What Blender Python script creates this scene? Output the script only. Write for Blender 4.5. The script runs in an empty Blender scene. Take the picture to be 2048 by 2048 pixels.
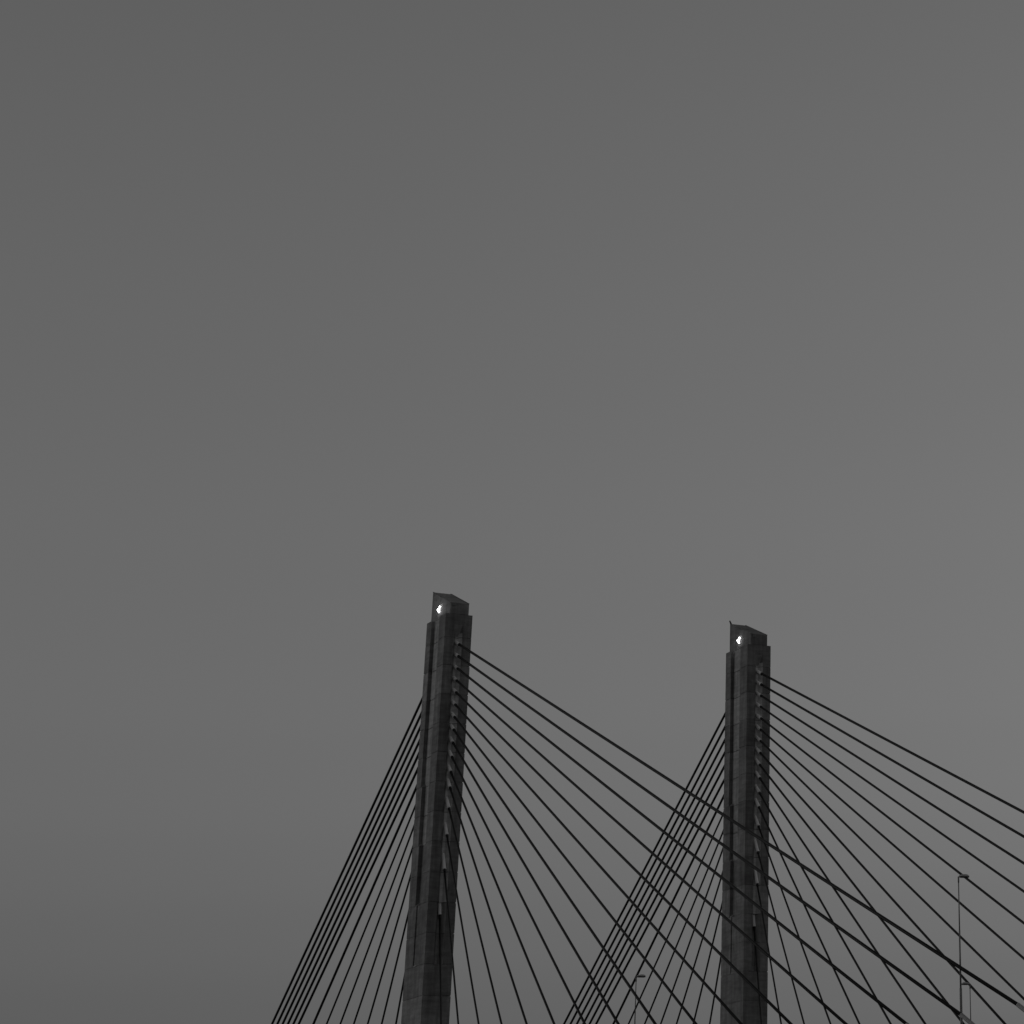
import bpy, bmesh, math, random
from mathutils import Vector, Matrix

random.seed(7)
SC = bpy.context.scene
COL = SC.collection

# ---------------------------------------------------------------- camera
EYE = 1.7                                   # eye height above the ground
F_PX, PITCH, ROLL, PPX, PPY = 5137.2, 0.42725628, 0.05955446, 1299.17, -798.88
cd = bpy.data.cameras.new('camera'); cam = bpy.data.objects.new('camera', cd); COL.objects.link(cam)
c, s = math.cos(PITCH), math.sin(PITCH); cr, sr = math.cos(ROLL), math.sin(ROLL)
fw = Vector((0, c, s)); u0 = Vector((0, -s, c)); r0 = Vector((1, 0, 0))
rt = cr*r0 - sr*u0; up = sr*r0 + cr*u0
M = Matrix((rt, up, -fw)).transposed().to_4x4(); M.translation = Vector((0, 0, EYE))
cam.matrix_world = M
cd.sensor_fit = 'HORIZONTAL'; cd.sensor_width = 36.0; cd.lens = F_PX/2048*36
cd.shift_x = -PPX/2048; cd.shift_y = PPY/2048
cd.clip_start = 0.5; cd.clip_end = 20000
SC.camera = cam

# ---------------------------------------------------------------- sky, sun, exposure
SKY_K = 0.56
SUN_EL, SUN_AZ = math.radians(9), math.radians(-104)    # azimuth from +Y, clockwise; a low soft sun, left of the view
world = bpy.data.worlds.new('World'); SC.world = world; world.use_nodes = True
nt = world.node_tree; N = nt.nodes; Lk = nt.links
for n_ in list(N): N.remove(n_)
out = N.new('ShaderNodeOutputWorld'); bg = N.new('ShaderNodeBackground')
sky = N.new('ShaderNodeTexSky'); sky.sky_type = 'NISHITA'; sky.sun_disc = False
sky.sun_elevation = SUN_EL; sky.sun_rotation = SUN_AZ
sky.air_density = 1.0; sky.dust_density = 1.0; sky.ozone_density = 1.0
bw = N.new('ShaderNodeRGBToBW')
tc = N.new('ShaderNodeTexCoord'); sep = N.new('ShaderNodeSeparateXYZ')
ramp = N.new('ShaderNodeValToRGB')
mul = N.new('ShaderNodeMath'); mul.operation = 'MULTIPLY'
Lk.new(sky.outputs[0], bw.inputs[0]); Lk.new(tc.outputs['Generated'], sep.inputs[0])
Lk.new(sep.outputs['Z'], ramp.inputs[0])
Lk.new(bw.outputs[0], mul.inputs[0]); Lk.new(ramp.outputs[0], mul.inputs[1])
Lk.new(mul.outputs[0], bg.inputs['Color']); Lk.new(bg.outputs[0], out.inputs[0])
bg.inputs['Strength'].default_value = 0.1
SKY_RAMP = [(0.0, 0.26), (0.05, 0.30), (0.09, 0.385), (0.115, 0.452), (0.14, 0.525), (0.165, 0.605), (0.20, 0.69), (0.26, 0.79), (0.33, 0.87), (0.40, 0.93), (0.50, 0.96), (1.0, 0.96)]   # dusk: darker towards the horizon
# the sky is a little brighter towards the right
dotn = N.new('ShaderNodeVectorMath'); dotn.operation = 'DOT_PRODUCT'; dotn.inputs[1].default_value = (0.966, 0.259, 0)
az = N.new('ShaderNodeMapRange'); az.inputs[1].default_value = -0.5; az.inputs[2].default_value = 0.5
az.inputs[3].default_value = 1-0.5*SKY_K; az.inputs[4].default_value = 1+0.5*SKY_K; az.interpolation_type = 'SMOOTHSTEP'
Lk.new(tc.outputs['Generated'], dotn.inputs[0]); Lk.new(dotn.outputs['Value'], az.inputs[0])
mul2 = N.new('ShaderNodeMath'); mul2.operation = 'MULTIPLY'
Lk.new(mul.outputs[0], mul2.inputs[0]); Lk.new(az.outputs[0], mul2.inputs[1]); Lk.new(mul2.outputs[0], bg.inputs['Color'])
cr_ = ramp.color_ramp
while len(cr_.elements) > 1: cr_.elements.remove(cr_.elements[-1])
for i, (p_, v_) in enumerate(SKY_RAMP):
    e = cr_.elements[0] if i == 0 else cr_.elements.new(p_)
    e.position = p_; e.color = (v_, v_, v_, 1)
cr_.interpolation = 'CARDINAL'

sd = bpy.data.lights.new('sun', 'SUN'); sun = bpy.data.objects.new('sun', sd); COL.objects.link(sun)
sd.energy = 0.11; sd.angle = math.radians(12); sd.color = (1, 1, 1)
sdir = Vector((math.sin(SUN_AZ)*math.cos(SUN_EL), math.cos(SUN_AZ)*math.cos(SUN_EL), math.sin(SUN_EL)))
sun.rotation_euler = (-sdir).to_track_quat('-Z', 'Y').to_euler()
SC.view_settings.view_transform = 'Standard'; SC.view_settings.look = 'None'
SC.view_settings.gamma = 1; SC.view_settings.exposure = 0; SC.view_settings.use_curve_mapping = False

# ---------------------------------------------------------------- the place
PSI = 0.6597005
LDIR = Vector((math.sin(PSI), -math.cos(PSI), 0))       # along the bridge, towards the right foreground
TDIR = Vector((math.cos(PSI), math.sin(PSI), 0))        # across the bridge, from the near to the far pylon
T1 = Vector((-75.380, 257.434, EYE)); T2 = T1 + 34*TDIR
FRAME = Matrix((LDIR, TDIR, Vector((0, 0, 1)))).transposed().to_4x4()   # local x along, y across (left-handed pair is fine for points)
WT, WL = 2.817, 4.934
A_, B_ = WL/2, WT/2
Z0 = 14.8
def at(l, t, z, base=T1): return base + l*LDIR + t*TDIR + Vector((0, 0, z))

# ---------------------------------------------------------------- materials (all grey: the photograph is black and white)
def mat(name, col, rough=0.8, metal=0.0, spec=0.3):
    m = bpy.data.materials.new(name); m.use_nodes = True
    b = m.node_tree.nodes['Principled BSDF']
    b.inputs['Base Color'].default_value = (col, col, col, 1); b.inputs['Roughness'].default_value = rough
    b.inputs['Metallic'].default_value = metal; b.inputs['Specular IOR Level'].default_value = spec
    return m, b
def mottled(name, col, lo, hi, scale, streak=True, rough=0.85, spec=0.25, bump=0.15, vary=0.12):
    m, b = mat(name, col, rough, 0, spec)
    t = m.node_tree; n = t.nodes; k = t.links
    geo = n.new('ShaderNodeNewGeometry')
    def noise(sc, vec_scale, detail=5):
        mp = n.new('ShaderNodeMapping'); mp.inputs['Scale'].default_value = vec_scale
        nz = n.new('ShaderNodeTexNoise'); nz.inputs['Scale'].default_value = sc; nz.inputs['Detail'].default_value = detail
        nz.inputs['Roughness'].default_value = 0.62
        k.new(geo.outputs['Position'], mp.inputs[0]); k.new(mp.outputs[0], nz.inputs['Vector']); return nz
    def maprange(src, a, b_, c_, d_):
        r = n.new('ShaderNodeMapRange'); r.inputs[1].default_value = a; r.inputs[2].default_value = b_
        r.inputs[3].default_value = c_; r.inputs[4].default_value = d_; k.new(src, r.inputs[0]); return r.outputs[0]
    def mulv(a, b_):
        q = n.new('ShaderNodeMath'); q.operation = 'MULTIPLY'; k.new(a, q.inputs[0]); k.new(b_, q.inputs[1]); return q.outputs[0]
    n1 = noise(scale, (1, 1, 1)); v = maprange(n1.outputs['Fac'], 0.3, 0.72, lo, hi)
    if streak:
        n2 = noise(2.2, (1, 1, 0.09)); v = mulv(v, maprange(n2.outputs['Fac'], 0.35, 0.7, 0.74, 1.16))
        n3 = noise(1.1, (0.5, 0.5, 2.6), 2); v = mulv(v, maprange(n3.outputs['Fac'], 0.35, 0.65, 0.84, 1.12))
    oi = n.new('ShaderNodeObjectInfo'); v = mulv(v, maprange(oi.outputs['Random'], 0, 1, 1-vary, 1+vary))
    base = n.new('ShaderNodeMath'); base.operation = 'MULTIPLY'; base.inputs[1].default_value = col; k.new(v, base.inputs[0])
    cmb = n.new('ShaderNodeCombineColor')
    for i in range(3): k.new(base.outputs[0], cmb.inputs[i])
    k.new(cmb.outputs[0], b.inputs['Base Color'])
    bp = n.new('ShaderNodeBump'); bp.inputs['Strength'].default_value = bump; bp.inputs['Distance'].default_value = 0.05
    n4 = noise(5, (1, 1, 1)); k.new(n4.outputs['Fac'], bp.inputs['Height']); k.new(bp.outputs[0], b.inputs['Normal'])
    return m
CONC = mottled('weathered_concrete', 0.20, 0.74, 1.22, 0.55, vary=0.20)
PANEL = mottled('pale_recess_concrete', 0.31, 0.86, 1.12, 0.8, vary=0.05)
DECKC = mottled('deck_concrete', 0.22, 0.8, 1.15, 0.2)
ASPH = mottled('asphalt', 0.05, 0.8, 1.2, 0.6, streak=False)
SAND = mottled('sand', 0.12, 0.7, 1.2, 0.02, streak=False)
CABLE, _ = mat('black_cable_sheathing', 0.013, 0.5, 0, 0.22)
SLOTHEAD = mottled('slot_head_concrete', 0.235, 0.82, 1.15, 1.2, vary=0.05)  # tone between the plain concrete and the slot lining
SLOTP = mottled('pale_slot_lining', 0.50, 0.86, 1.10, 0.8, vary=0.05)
STEEL = mottled('galvanised_steel', 0.75, 0.92, 1.06, 0.9, streak=False, rough=0.5, spec=0.5, vary=0.06, bump=0)
SLEEVE = mottled('dull_steel_sleeve', 0.25, 0.93, 1.05, 0.9, streak=False, rough=0.5, spec=0.5, vary=0.06, bump=0)
POLE, _ = mat('grey_pole_paint', 0.16, 0.5, 0, 0.4)
HOUS, _ = mat('lamp_housing', 0.38, 0.5, 0, 0.4)
BLACK, _ = mat('dark_metal', 0.02, 0.5, 0, 0.3)
GLASS, gb = mat('lamp_lens', 0.5, 0.2)
gb.inputs['Emission Color'].default_value = (1, 1, 1, 1); gb.inputs['Emission Strength'].default_value = 12.0

HALO, rb = mat('lamp_halo', 0.5, 0.4)  # weak emission that imitates the soft halo round the crown lamps
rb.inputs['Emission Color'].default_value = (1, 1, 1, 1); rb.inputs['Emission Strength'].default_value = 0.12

# ---------------------------------------------------------------- helpers
def mesh_of(name, bm, m, smooth=False):
    bmesh.ops.recalc_face_normals(bm, faces=bm.faces)
    me = bpy.data.meshes.new(name); bm.to_mesh(me); bm.free(); me.materials.append(m)
    if smooth:
        for p in me.polygons: p.use_smooth = True
    return me
def obj(name, me, parent=None):
    o = bpy.data.objects.new(name, me); COL.objects.link(o)
    if parent: o.parent = parent
    return o
def thing(name, label, cat, loc, group=None, mw=None):
    o = bpy.data.objects.new(name, None); COL.objects.link(o)
    o.empty_display_size = 0.5
    if mw is not None: o.matrix_world = mw
    else: o.location = loc
    o['label'] = label; o['category'] = cat
    if group: o['group'] = group
    return o
def prism(bm, poly, z0, z1, ch=0.0):
    """extrude a plan polygon; ch draws the top and bottom rings in, so that joints between lifts read as grooves"""
    cx = sum(p[0] for p in poly)/len(poly); cy = sum(p[1] for p in poly)/len(poly)
    n = len(poly)
    def inset(d):
        r = []
        for i in range(n):
            p0, p1, p2 = Vector(poly[i-1]), Vector(poly[i]), Vector(poly[(i+1) % n])
            a = (p1-p0).normalized(); b = (p2-p1).normalized()
            na = Vector((-a.y, a.x)); nb = Vector((-b.y, b.x))
            k = (na+nb); k = k/max(0.3, 1+na.dot(nb))
            r.append(p1 + k*d)
        return r
    rings = [(z0, inset(ch)), (z0+0.04, inset(ch)), (z0+0.05, inset(0)), (z1-0.05, inset(0)), (z1-0.04, inset(ch)), (z1, inset(ch))] if ch else [(z0, inset(0)), (z1, inset(0))]
    vs = [[bm.verts.new((p.x, p.y, z)) for p in ring] for z, ring in rings]
    for a, b in zip(vs, vs[1:]):
        for i in range(n): bm.faces.new((a[i], a[(i+1) % n], b[(i+1) % n], b[i]))
    bm.faces.new(vs[0][::-1]); bm.faces.new(vs[-1])
def tube(bm, p0, p1, r0, r1=None, seg=14, caps=True, rings=1):
    r1 = r0 if r1 is None else r1
    p0, p1 = Vector(p0), Vector(p1); d = (p1-p0).normalized()
    x = d.cross(Vector((0, 0, 1)));  x = Vector((1, 0, 0)) if x.length < 1e-4 else x.normalized()
    y = d.cross(x); R = []
    for k in range(rings+1):
        q = p0.lerp(p1, k/rings); r = r0+(r1-r0)*k/rings
        R.append([bm.verts.new(q + r*(math.cos(a)*x+math.sin(a)*y)) for a in (2*math.pi*i/seg for i in range(seg))])
    for a, b in zip(R, R[1:]):
        for i in range(seg): bm.faces.new((a[i], a[(i+1) % seg], b[(i+1) % seg], b[i]))
    if caps: bm.faces.new(R[0][::-1]); bm.faces.new(R[-1])
def box(bm, x0, x1, y0, y1, z0, z1):
    v = [bm.verts.new(p) for p in ((x0,y0,z0),(x1,y0,z0),(x1,y1,z0),(x0,y1,z0),(x0,y0,z1),(x1,y0,z1),(x1,y1,z1),(x0,y1,z1))]
    for f in ((0,3,2,1),(4,5,6,7),(0,1,5,4),(1,2,6,5),(2,3,7,6),(3,0,4,7)): bm.faces.new([v[i] for i in f])

# ---------------------------------------------------------------- ground, deck
g = bmesh.new(); bmesh.ops.create_grid(g, x_segments=2, y_segments=2, size=9000)
o = obj('ground', mesh_of('ground', g, SAND)); o['kind'] = 'structure'
DECK_TOP = Z0 - 0.5
def local_mw(base): 
    m = FRAME.copy(); m.translation = base; return m
deck = thing('bridge_deck', 'concrete bridge deck carried between the two pylons', 'bridge deck', None, mw=local_mw(T1))
def part(name, bm, m, parent, smooth=False): return obj(name, mesh_of(name, bm, m, smooth), parent)
bm = bmesh.new(); prism(bm, [(-150, 1.9), (230, 1.9), (230, 32.1), (-150, 32.1)], DECK_TOP-0.35, DECK_TOP); part('deck_slab', bm, DECKC, deck)
for t0, t1 in ((-0.9, 1.9), (32.1, 34.9)):
    for s0, s1 in ((-150, -3.2), (3.2, 230)):
        bm = bmesh.new(); box(bm, s0, s1, t0, t1, DECK_TOP-1.6, DECK_TOP); part('edge_girder', bm, DECKC, deck)
for t0 in (2.6, 31.2):
    bm = bmesh.new(); box(bm, -150, 230, t0, t0+0.25, DECK_TOP+0.001, DECK_TOP+0.85); part('parapet', bm, DECKC, deck)
bm = bmesh.new(); box(bm, -150, 230, 3.2, 30.8, DECK_TOP+0.004, DECK_TOP+0.06); part('road_surface', bm, ASPH, deck)
for s0 in range(-144, 230, 7):
    bm = bmesh.new(); box(bm, s0, s0+0.4, 1.91, 32.09, DECK_TOP-1.5, DECK_TOP-0.352); part('floor_beam', bm, DECKC, deck)

# ---------------------------------------------------------------- pylons
TOPJ, LIFT = 63.01, 2.862
ZT = 65.35
def level(k):     # k = number of the lift, 0 = topmost; far groove wall, near groove wall, groove depth
    if k <= 5: return (-1.27, 0.84, 0.41)
    if k <= 7: return (-0.97, 0.84, 0.41)
    if k <= 9: return (-0.77, 0.60, 0.37)
    if k <= 11: return (-0.42, 0.30, 0.12)
    return None
def plan(k):
    a, b = A_, B_
    L = level(k); poly = []
    sl = 0.475
    # counter-clockwise, starting at the front (+l) left (-t) corner; x = l, y = t
    if L is None: return [(a, -b), (a, b), (-a, b), (-a, -b)]
    gl, gr, gd = L
    dd = 0.38 if k <= 9 else 0.64; sb = 0.16
    return [(a, -b), (a, -sl), (a-dd, -sb), (a-dd, sb), (a, sl), (a, b),
            (gr, b), (gr, b-gd), (gl, b-gd), (gl, b), (-a, b),
            (-a, sl), (-a+dd, sb), (-a+dd, -sb), (-a, -sl), (-a, -b),
            (gl, -b), (gl, -b+gd), (gr, -b+gd), (gr, -b)]
zs = [ZT, TOPJ] + [TOPJ-LIFT*(i+1) for i in range(21)] + [-EYE-0.5]
def solid_slot(poly): return [p for p in poly if not (abs(p[1]) < 0.48)]
lift_meshes = []
bm = bmesh.new(); prism(bm, solid_slot(plan(0)), 64.30, ZT, 0); lift_meshes.append(mesh_of('concrete_lift', bm, CONC))
bm = bmesh.new(); prism(bm, plan(0), TOPJ+0.002, 64.299, 0); lift_meshes.append(mesh_of('concrete_lift', bm, CONC))
for k in range(1, len(zs)-1):
    bm = bmesh.new(); prism(bm, plan(k), zs[k+1]+0.001, zs[k]-0.001, 0.042)
    lift_meshes.append(mesh_of('concrete_lift', bm, CONC))
panel_meshes = {}
def lining(sgn, d, sb, z0, z1, m):
    # thin curved lining of a slot: flat at the back, sweeping out to the edge on the +t side
    pts = [(d-0.012, -0.46 if d < 0.5 else -0.30), (d-0.012, -0.2), (d-0.012, sb-0.06)]
    for q in range(1, 7):
        f = q/6; pts.append(((d-0.012)*(1-f)**1.25 + 0.015, sb-0.06+(0.455-sb+0.06)*(f**0.9)))
    bm = bmesh.new(); rings = []
    for z in (z0, z1):
        inn = [bm.verts.new((sgn*(A_-p[0]), p[1], z)) for p in pts]
        outr = [bm.verts.new((sgn*(A_-p[0]-0.006), p[1]+0.006, z)) for p in pts]
        rings.append((inn, outr))
    (a, b), (c_, d_) = rings
    n = len(pts)
    for q in range(n-1):
        bm.faces.new((a[q], a[q+1], c_[q+1], c_[q])); bm.faces.new((b[q+1], b[q], d_[q], d_[q+1]))
        bm.faces.new((a[q+1], a[q], b[q], b[q+1])); bm.faces.new((c_[q], c_[q+1], d_[q+1], d_[q]))
    bm.faces.new((a[0], c_[0], d_[0], b[0])); bm.faces.new((a[-1], b[-1], d_[-1], c_[-1]))
    return mesh_of('slot_panel', bm, m)
for k in range(12):
    z1, z0 = zs[k]-0.03, zs[k+1]+0.03
    z1s = z1 if k else 63.45
    dd_ = 0.38 if k <= 9 else 0.64
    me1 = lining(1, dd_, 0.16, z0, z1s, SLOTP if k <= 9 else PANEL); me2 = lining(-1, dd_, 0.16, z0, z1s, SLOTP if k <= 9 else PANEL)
    L = level(k); gp = []
    if k <= 7:
        for sg in (-1, 1):
            bm = bmesh.new(); y = B_-L[2]
            ya, yb = sorted((sg*(y+0.003), sg*(y+0.045)))
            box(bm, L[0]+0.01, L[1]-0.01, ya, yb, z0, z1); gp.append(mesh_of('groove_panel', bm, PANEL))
    panel_meshes[k] = (me1, me2, gp)
# the crown: the core rises above the pilasters under a roof that slopes down to the front
CB = 0.99
bm = bmesh.new()
v = [bm.verts.new(p) for p in ((A_, -CB, ZT), (A_, CB, ZT), (-A_, CB, ZT), (-A_, -CB, ZT),
     (A_, -CB, 66.50), (A_, CB, 66.50), (-A_, CB, 68.65), (-A_, -CB, 68.65))]
for f in ((0,3,2,1),(4,5,6,7),(0,1,5,4),(1,2,6,5),(2,3,7,6),(3,0,4,7)): bm.faces.new([v[i] for i in f])
bmesh.ops.bevel(bm, geom=[e for e in bm.edges if e.calc_length() > 0], offset=0.03, segments=1, affect='EDGES')
crown_me = mesh_of('crown', bm, CONC)
bm = bmesh.new()          # low kerb round the sloping roof
for y0, y1 in ((-CB-0.02, -CB+0.10), (CB-0.10, CB+0.02)):
    v = [bm.verts.new(p) for p in ((A_+.02, y0, 66.49), (A_+.02, y1, 66.49), (-A_-.02, y1, 68.66), (-A_-.02, y0, 68.66),
         (A_+.02, y0, 66.53), (A_+.02, y1, 66.53), (-A_-.02, y1, 68.70), (-A_-.02, y0, 68.70))]
    for f in ((0,3,2,1),(4,5,6,7),(0,1,5,4),(1,2,6,5),(2,3,7,6),(3,0,4,7)): bm.faces.new([v[i] for i in f])
flash_me = mesh_of('roof_edge', bm, CONC)
sill_meshes = []          # sills at the feet of the groove steps
for zz, l0, l1, dp in ((zs[6], -1.24, -0.98, 0.38), (zs[8], -0.95, -0.78, 0.38), (zs[10], -0.75, -0.44, 0.36), (zs[12], -0.40, 0.28, 0.17)):
    for sg in (-1, 1):
        bm = bmesh.new(); o_ = sg*(B_-0.012); i_ = sg*(B_-dp)
        v = [bm.verts.new(p) for p in ((l0, o_, zz+0.02), (l1, o_, zz+0.02), (l1, i_, zz+0.02), (l0, i_, zz+0.02), (l1, i_, zz+0.30), (l0, i_, zz+0.30))]
        for f in ((0,1,2,3), (0,1,4,5), (1,2,4), (0,3,5), (2,3,5,4)): bm.faces.new([v[q] for q in f])
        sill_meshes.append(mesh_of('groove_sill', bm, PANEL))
slothead_meshes = []
for sg in (-1, 1):          # the slots run out in a slope at their heads
    bm = bmesh.new(); v = []
    for y in (-0.44, 0.44): v += [bm.verts.new((sg*(A_-0.375), y, 62.9+0.2)), bm.verts.new((sg*(A_-0.375), y, 64.295)), bm.verts.new((sg*(A_-0.012), y, 64.295))]
    for f in ((0,1,2), (3,5,4), (0,2,5,3), (0,3,4,1), (1,4,5,2)): bm.faces.new([v[q] for q in f])
    slothead_meshes.append(mesh_of('slot_head', bm, SLOTHEAD))
bm = bmesh.new(); box(bm, A_+0.002, A_+0.05, -0.80, -0.45, 66.18, 66.42); hatch_me = mesh_of('vent_plate', bm, CONC)
bm = bmesh.new(); tube(bm, (-A_+0.1, -CB+0.1, 68.6), (-A_+0.03, -CB-0.06, 68.98), 0.10, 0.07, 8); rod_me = mesh_of('lightning_rod', bm, BLACK)

def make_pylon(base, label):
    mw = local_mw(base)
    t = thing('bridge_pylon', label, 'bridge pylon', None, 'concrete bridge pylons', mw)
    for k, me in enumerate(lift_meshes): obj('concrete_lift', me, t)
    for k, (m1, m2, gp) in panel_meshes.items():
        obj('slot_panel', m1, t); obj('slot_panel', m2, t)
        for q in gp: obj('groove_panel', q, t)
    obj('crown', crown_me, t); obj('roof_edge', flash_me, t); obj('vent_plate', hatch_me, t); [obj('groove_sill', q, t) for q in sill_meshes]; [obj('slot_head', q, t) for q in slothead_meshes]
    return t
P1 = make_pylon(T1, 'left concrete bridge pylon, in front, no rod on its slanted crown')
P2 = make_pylon(T2, 'right concrete bridge pylon behind crossing cables, small rod on its top corner')
obj('lightning_rod', rod_me, P2)

# ---------------------------------------------------------------- crown lamps
def crown_lamp(base, l, z, label):
    mw = local_mw(base + l*LDIR - CB*TDIR + Vector((0, 0, z)))
    t = thing('floodlight', label, 'lamp', None, 'lit lamps on the pylon crowns', mw)
    bm = bmesh.new(); box(bm, -0.12, 0.12, -0.03, -0.0015, -0.14, 0.14); part('bracket', bm, HOUS, t)
    bm = bmesh.new(); tube(bm, (0, -0.032, 0), (0.0, -0.075, 0), 0.10, 0.13, 16); part('housing', bm, HOUS, t, True)
    bm = bmesh.new(); bmesh.ops.create_uvsphere(bm, u_segments=16, v_segments=10, radius=0.145)
    bmesh.ops.scale(bm, vec=(1, 0.8, 1.05), verts=bm.verts); bmesh.ops.translate(bm, vec=(0.0, -0.15, 0), verts=bm.verts)
    part('lens', bm, GLASS, t, True)
    bm = bmesh.new(); tube(bm, (0.02, -0.0315, 0), (0.02, -0.05, 0), 0.27, 0.25, 20); part('halo_disc', bm, HALO, t)  # glowing disc added behind the lens to imitate the lamp's halo
    for dx, dz, r in ((0.27, 0.25, 0.07), (0.13, -0.27, 0.06)):
        bm = bmesh.new(); bmesh.ops.create_uvsphere(bm, u_segments=10, v_segments=8, radius=r)
        bmesh.ops.translate(bm, vec=(dx, -0.13, dz), verts=bm.verts); part('bulb', bm, GLASS, t, True)
        bm = bmesh.new(); tube(bm, (0, -0.06, 0), (dx, -0.12, dz*0.9), 0.02, 0.02, 6); part('bulb_arm', bm, HOUS, t)
    ld = bpy.data.lights.new('floodlight_light', 'POINT'); ld.energy = LAMP_W; ld.color = (1, 1, 1); ld.shadow_soft_size = 0.18
    lo = bpy.data.objects.new('light_source', ld); COL.objects.link(lo); lo.parent = t; lo.location = (0.02, -0.65, 0.0)
LAMP_W = 1.7
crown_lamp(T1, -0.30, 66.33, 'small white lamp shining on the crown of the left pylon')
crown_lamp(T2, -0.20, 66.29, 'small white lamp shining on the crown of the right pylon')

# ---------------------------------------------------------------- stay cables: (height on the pylon axis, distance of the deck anchor), per pylon
R1 = [(63.51, 107.51, 2.92), (62.37, 100.56, 2.92), (61.21, 93.48, 2.9), (60.07, 86.46, 2.82), (58.99, 79.43, 2.86), (57.88, 72.44, 2.86), (56.78, 65.49, 2.84), (55.69, 58.62, 2.84), (54.62, 51.78, 2.83), (53.45, 45.05, 2.78), (52.26, 38.34, 2.69), (51.25, 31.69, 2.74), (49.98, 25.14, 2.77), (48.32, 18.7, 2.66), (46.99, 12.28, 2.54), (47.03, 6.07, 2.05)]
R2 = [(63.51, 106.73, 3.09), (62.39, 99.92, 3.06), (61.26, 92.93, 3.03), (60.14, 86.18, 2.99), (59.03, 79.26, 3.08), (57.93, 72.36, 2.99), (56.87, 65.45, 3.01), (55.77, 58.72, 2.99), (54.68, 51.9, 2.9), (53.57, 45.03, 2.93), (52.36, 38.33, 2.88), (51.3, 31.69, 2.82), (49.96, 25.07, 2.76), (48.32, 18.5, 2.68), (47.25, 12.09, 2.61), (47.04, 5.91, 2.02)]
L1 = [(62.97, 65.34), (61.48, 63.43), (60.14, 61.47), (58.74, 59.56), (57.43, 57.52), (55.91, 55.7), (54.63, 48.67), (53.25, 42.6), (52.02, 36.33), (50.95, 30.23), (49.89, 24.05), (48.85, 17.97), (48.9, 11.7), (47.5, 5.6)]
L2 = [(63.12, 66.22), (61.7, 64.17), (60.28, 62.19), (58.89, 60.2), (57.46, 58.31), (55.98, 56.36), (54.72, 49.23), (53.32, 43.27), (52.03, 36.93), (51.14, 30.54), (49.84, 24.6), (48.92, 18.2), (48.6, 12.0), (47.5, 5.7)]
G = -0.0017338
ORD = ['topmost', 'second', 'third', 'fourth', 'fifth', 'sixth', 'seventh', 'eighth', 'ninth', 'tenth', 'eleventh', 'twelfth', 'thirteenth', 'fourteenth', 'fifteenth', 'steepest and lowest']
def rad(side, i):
    if side > 0: return (0.118, 0.114, 0.110, 0.104, 0.104, 0.102, 0.101, 0.100, 0.099, 0.096, 0.094, 0.090, 0.084, 0.080, 0.078, 0.078)[i]
    return 0.120 if i < 7 else 0.083
def stay(base, i, side, h, a, collar, label, group):
    zd = Z0 + G*a*side
    d0 = Vector((side*a, 0, zd)); d1 = Vector((0, 0, h))
    mw = local_mw(base + side*a*LDIR + Vector((0, 0, zd)))
    t = thing('stay_cable', label, 'stay cable', None, group, mw)
    def loc(s_): # point on the cable axis at distance s_ from the pylon axis, in the thing's frame
        k = s_/a; return d1.lerp(d0, k) - d0
    r = rad(side, i)*(1.07 if rad(side, i) > 0.1 else 1.14); low = a - 5.4 if a > 20 else a*0.80
    slope = (h-zd)/a; length = math.hypot(a, h-zd)
    k_low = 1 - 6.0/length; low = a*k_low
    start = A_-0.42 if collar > 2.3 else 1.3
    bm = bmesh.new(); tube(bm, loc(collar-0.10), loc(low), r, r, 14, True, 4); part('cable', bm, CABLE, t, True)
    bm = bmesh.new(); q0, q1 = loc(start-0.15), loc(collar); dd = (q1-q0).normalized()
    tube(bm, q0, q1 - dd*0.10, 0.172, None, 16); tube(bm, q1-dd*0.12, q1, 0.192, None, 16); part('guide_pipe', bm, STEEL, t, False)
    bm = bmesh.new(); q0, q1 = loc(collar), loc(collar+0.03)
    tube(bm, q1-dd*0.03, q1+dd*0.25, r*1.25, r*1.12, 14); part('rubber_boot', bm, CABLE, t, True)
    bm = bmesh.new(); q0, q1 = loc(low), loc(a); dd = (q1-q0).normalized()
    tube(bm, q0-dd*0.02, q1-Vector((0, 0, 0.4)), r*1.18, r*1.18, 16); part('anchor_sleeve', bm, SLEEVE, t, True)
for pyl, base, rights, lefts in (('left', T1, R1, L1), ('right', T2, R2, L2)):
    for i, (h, a, cl) in enumerate(rights):
        stay(base, i, 1, h, a, cl, '%s stay cable%s on the right side of the %s pylon' % (ORD[i], '' if i in (0, 15) else ' from the top', pyl),
             'stay cables on the right side of the %s pylon' % pyl)
    for i, (h, a) in enumerate(lefts):
        stay(base, i, -1, h, a, 2.85, '%s stay cable%s on the left side of the %s pylon' % (ORD[i], '' if i == 0 else ' from the top', pyl),
             'stay cables on the left side of the %s pylon' % pyl)

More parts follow.
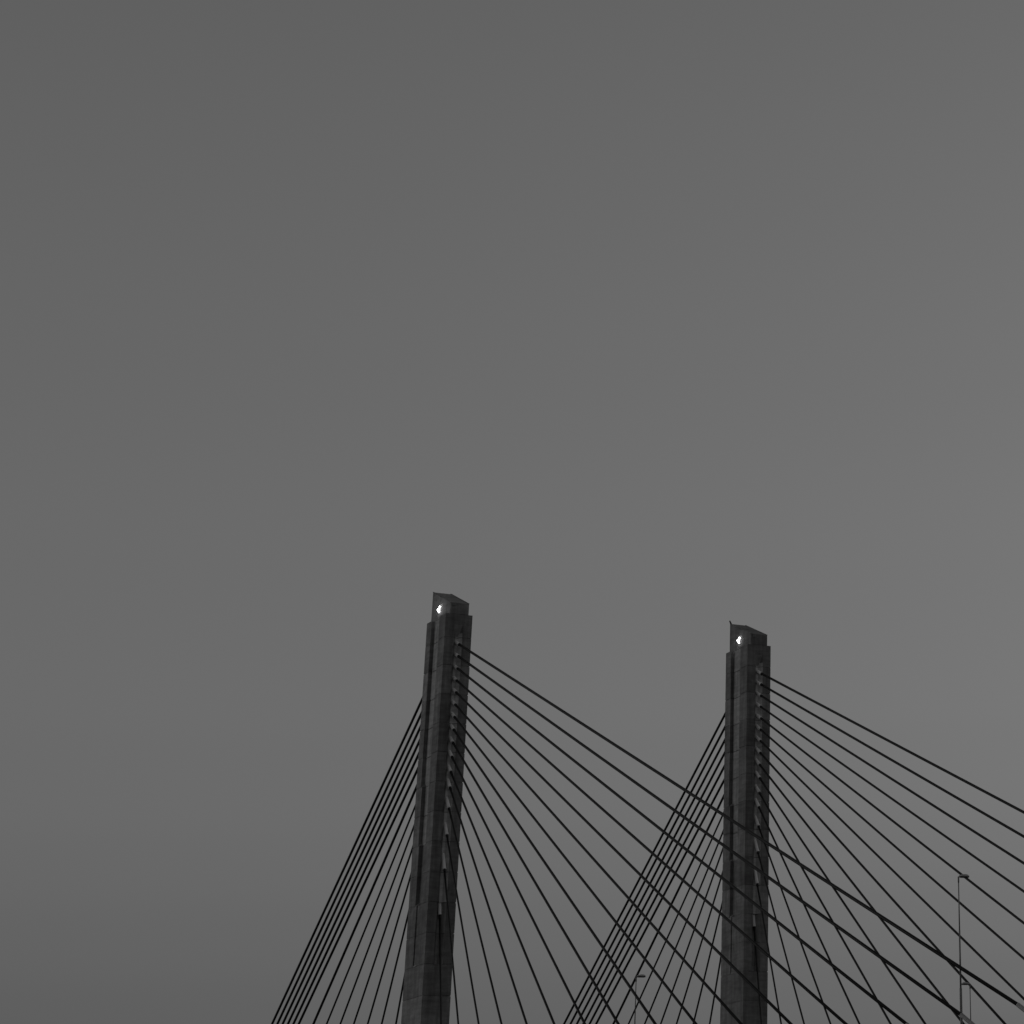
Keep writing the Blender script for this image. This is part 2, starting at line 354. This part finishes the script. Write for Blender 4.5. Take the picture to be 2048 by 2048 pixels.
# ---------------------------------------------------------------- street lamps on the deck
def street_lamp(s_, t_, ztop, arm, label):
    mw = local_mw(at(s_, t_, 0))
    t = thing('street_lamp', label, 'street lamp', None, 'street lamps on the bridge deck', mw)
    zb = DECK_TOP
    bm = bmesh.new(); tube(bm, (0, 0, zb), (0, 0, ztop-7.4), 0.095, 0.085, 14, True); tube(bm, (0, 0, ztop-7.4), (0, 0, ztop-3.6), 0.062, 0.056, 14); 
    tube(bm, (0, 0, ztop-3.6), (0, 0, ztop-0.32), 0.045, 0.038, 12); part('pole', bm, POLE, t, True)
    bm = bmesh.new(); tube(bm, (0, 0, ztop-0.42), (0, 0, ztop-0.02), 0.055, 0.055, 12); tube(bm, (0, 0, ztop-0.06), (0, arm*0.22, ztop-0.02), 0.035, 0.035, 10); part('arm', bm, POLE, t, True)
    bm = bmesh.new()      # cobra head: a flattened lens with a flat underside
    y0, y1 = 0.06, 0.84; W = [(0.0, 0.05, 0.04), (0.2, 0.13, 0.10), (0.5, 0.19, 0.15), (0.8, 0.18, 0.14), (1.0, 0.09, 0.06)]
    rings = []
    for f, w, h in W:
        y = arm*(y0+(y1-y0)*f); rings.append([bm.verts.new((w*math.cos(a), y, ztop+0.02+max(-0.03, h*math.sin(a)))) for a in (2*math.pi*j/12 for j in range(12))])
    for a, b in zip(rings, rings[1:]):
        for j in range(12): bm.faces.new((a[j], a[(j+1) % 12], b[(j+1) % 12], b[j]))
    bm.faces.new(rings[0]); bm.faces.new(rings[-1][::-1]); part('lamp_head', bm, HOUS, t, True)
    bm = bmesh.new(); box(bm, -0.15, 0.15, min(arm*0.20, arm*0.78), max(arm*0.20, arm*0.78), ztop-0.075, ztop-0.005); part('lens', bm, BLACK, t)
street_lamp(93.7, 0.9, 26.5, 1, 'tallest unlit street lamp, far right, stepped pole, head pointing right')
street_lamp(41.0, 2.1, 26.0, 1, 'small slim street lamp seen among crossing cables between the two pylons')
street_lamp(46.0, 32.2, 25.3, -1, 'thin street lamp beside the tall one at far right, head pointing left')
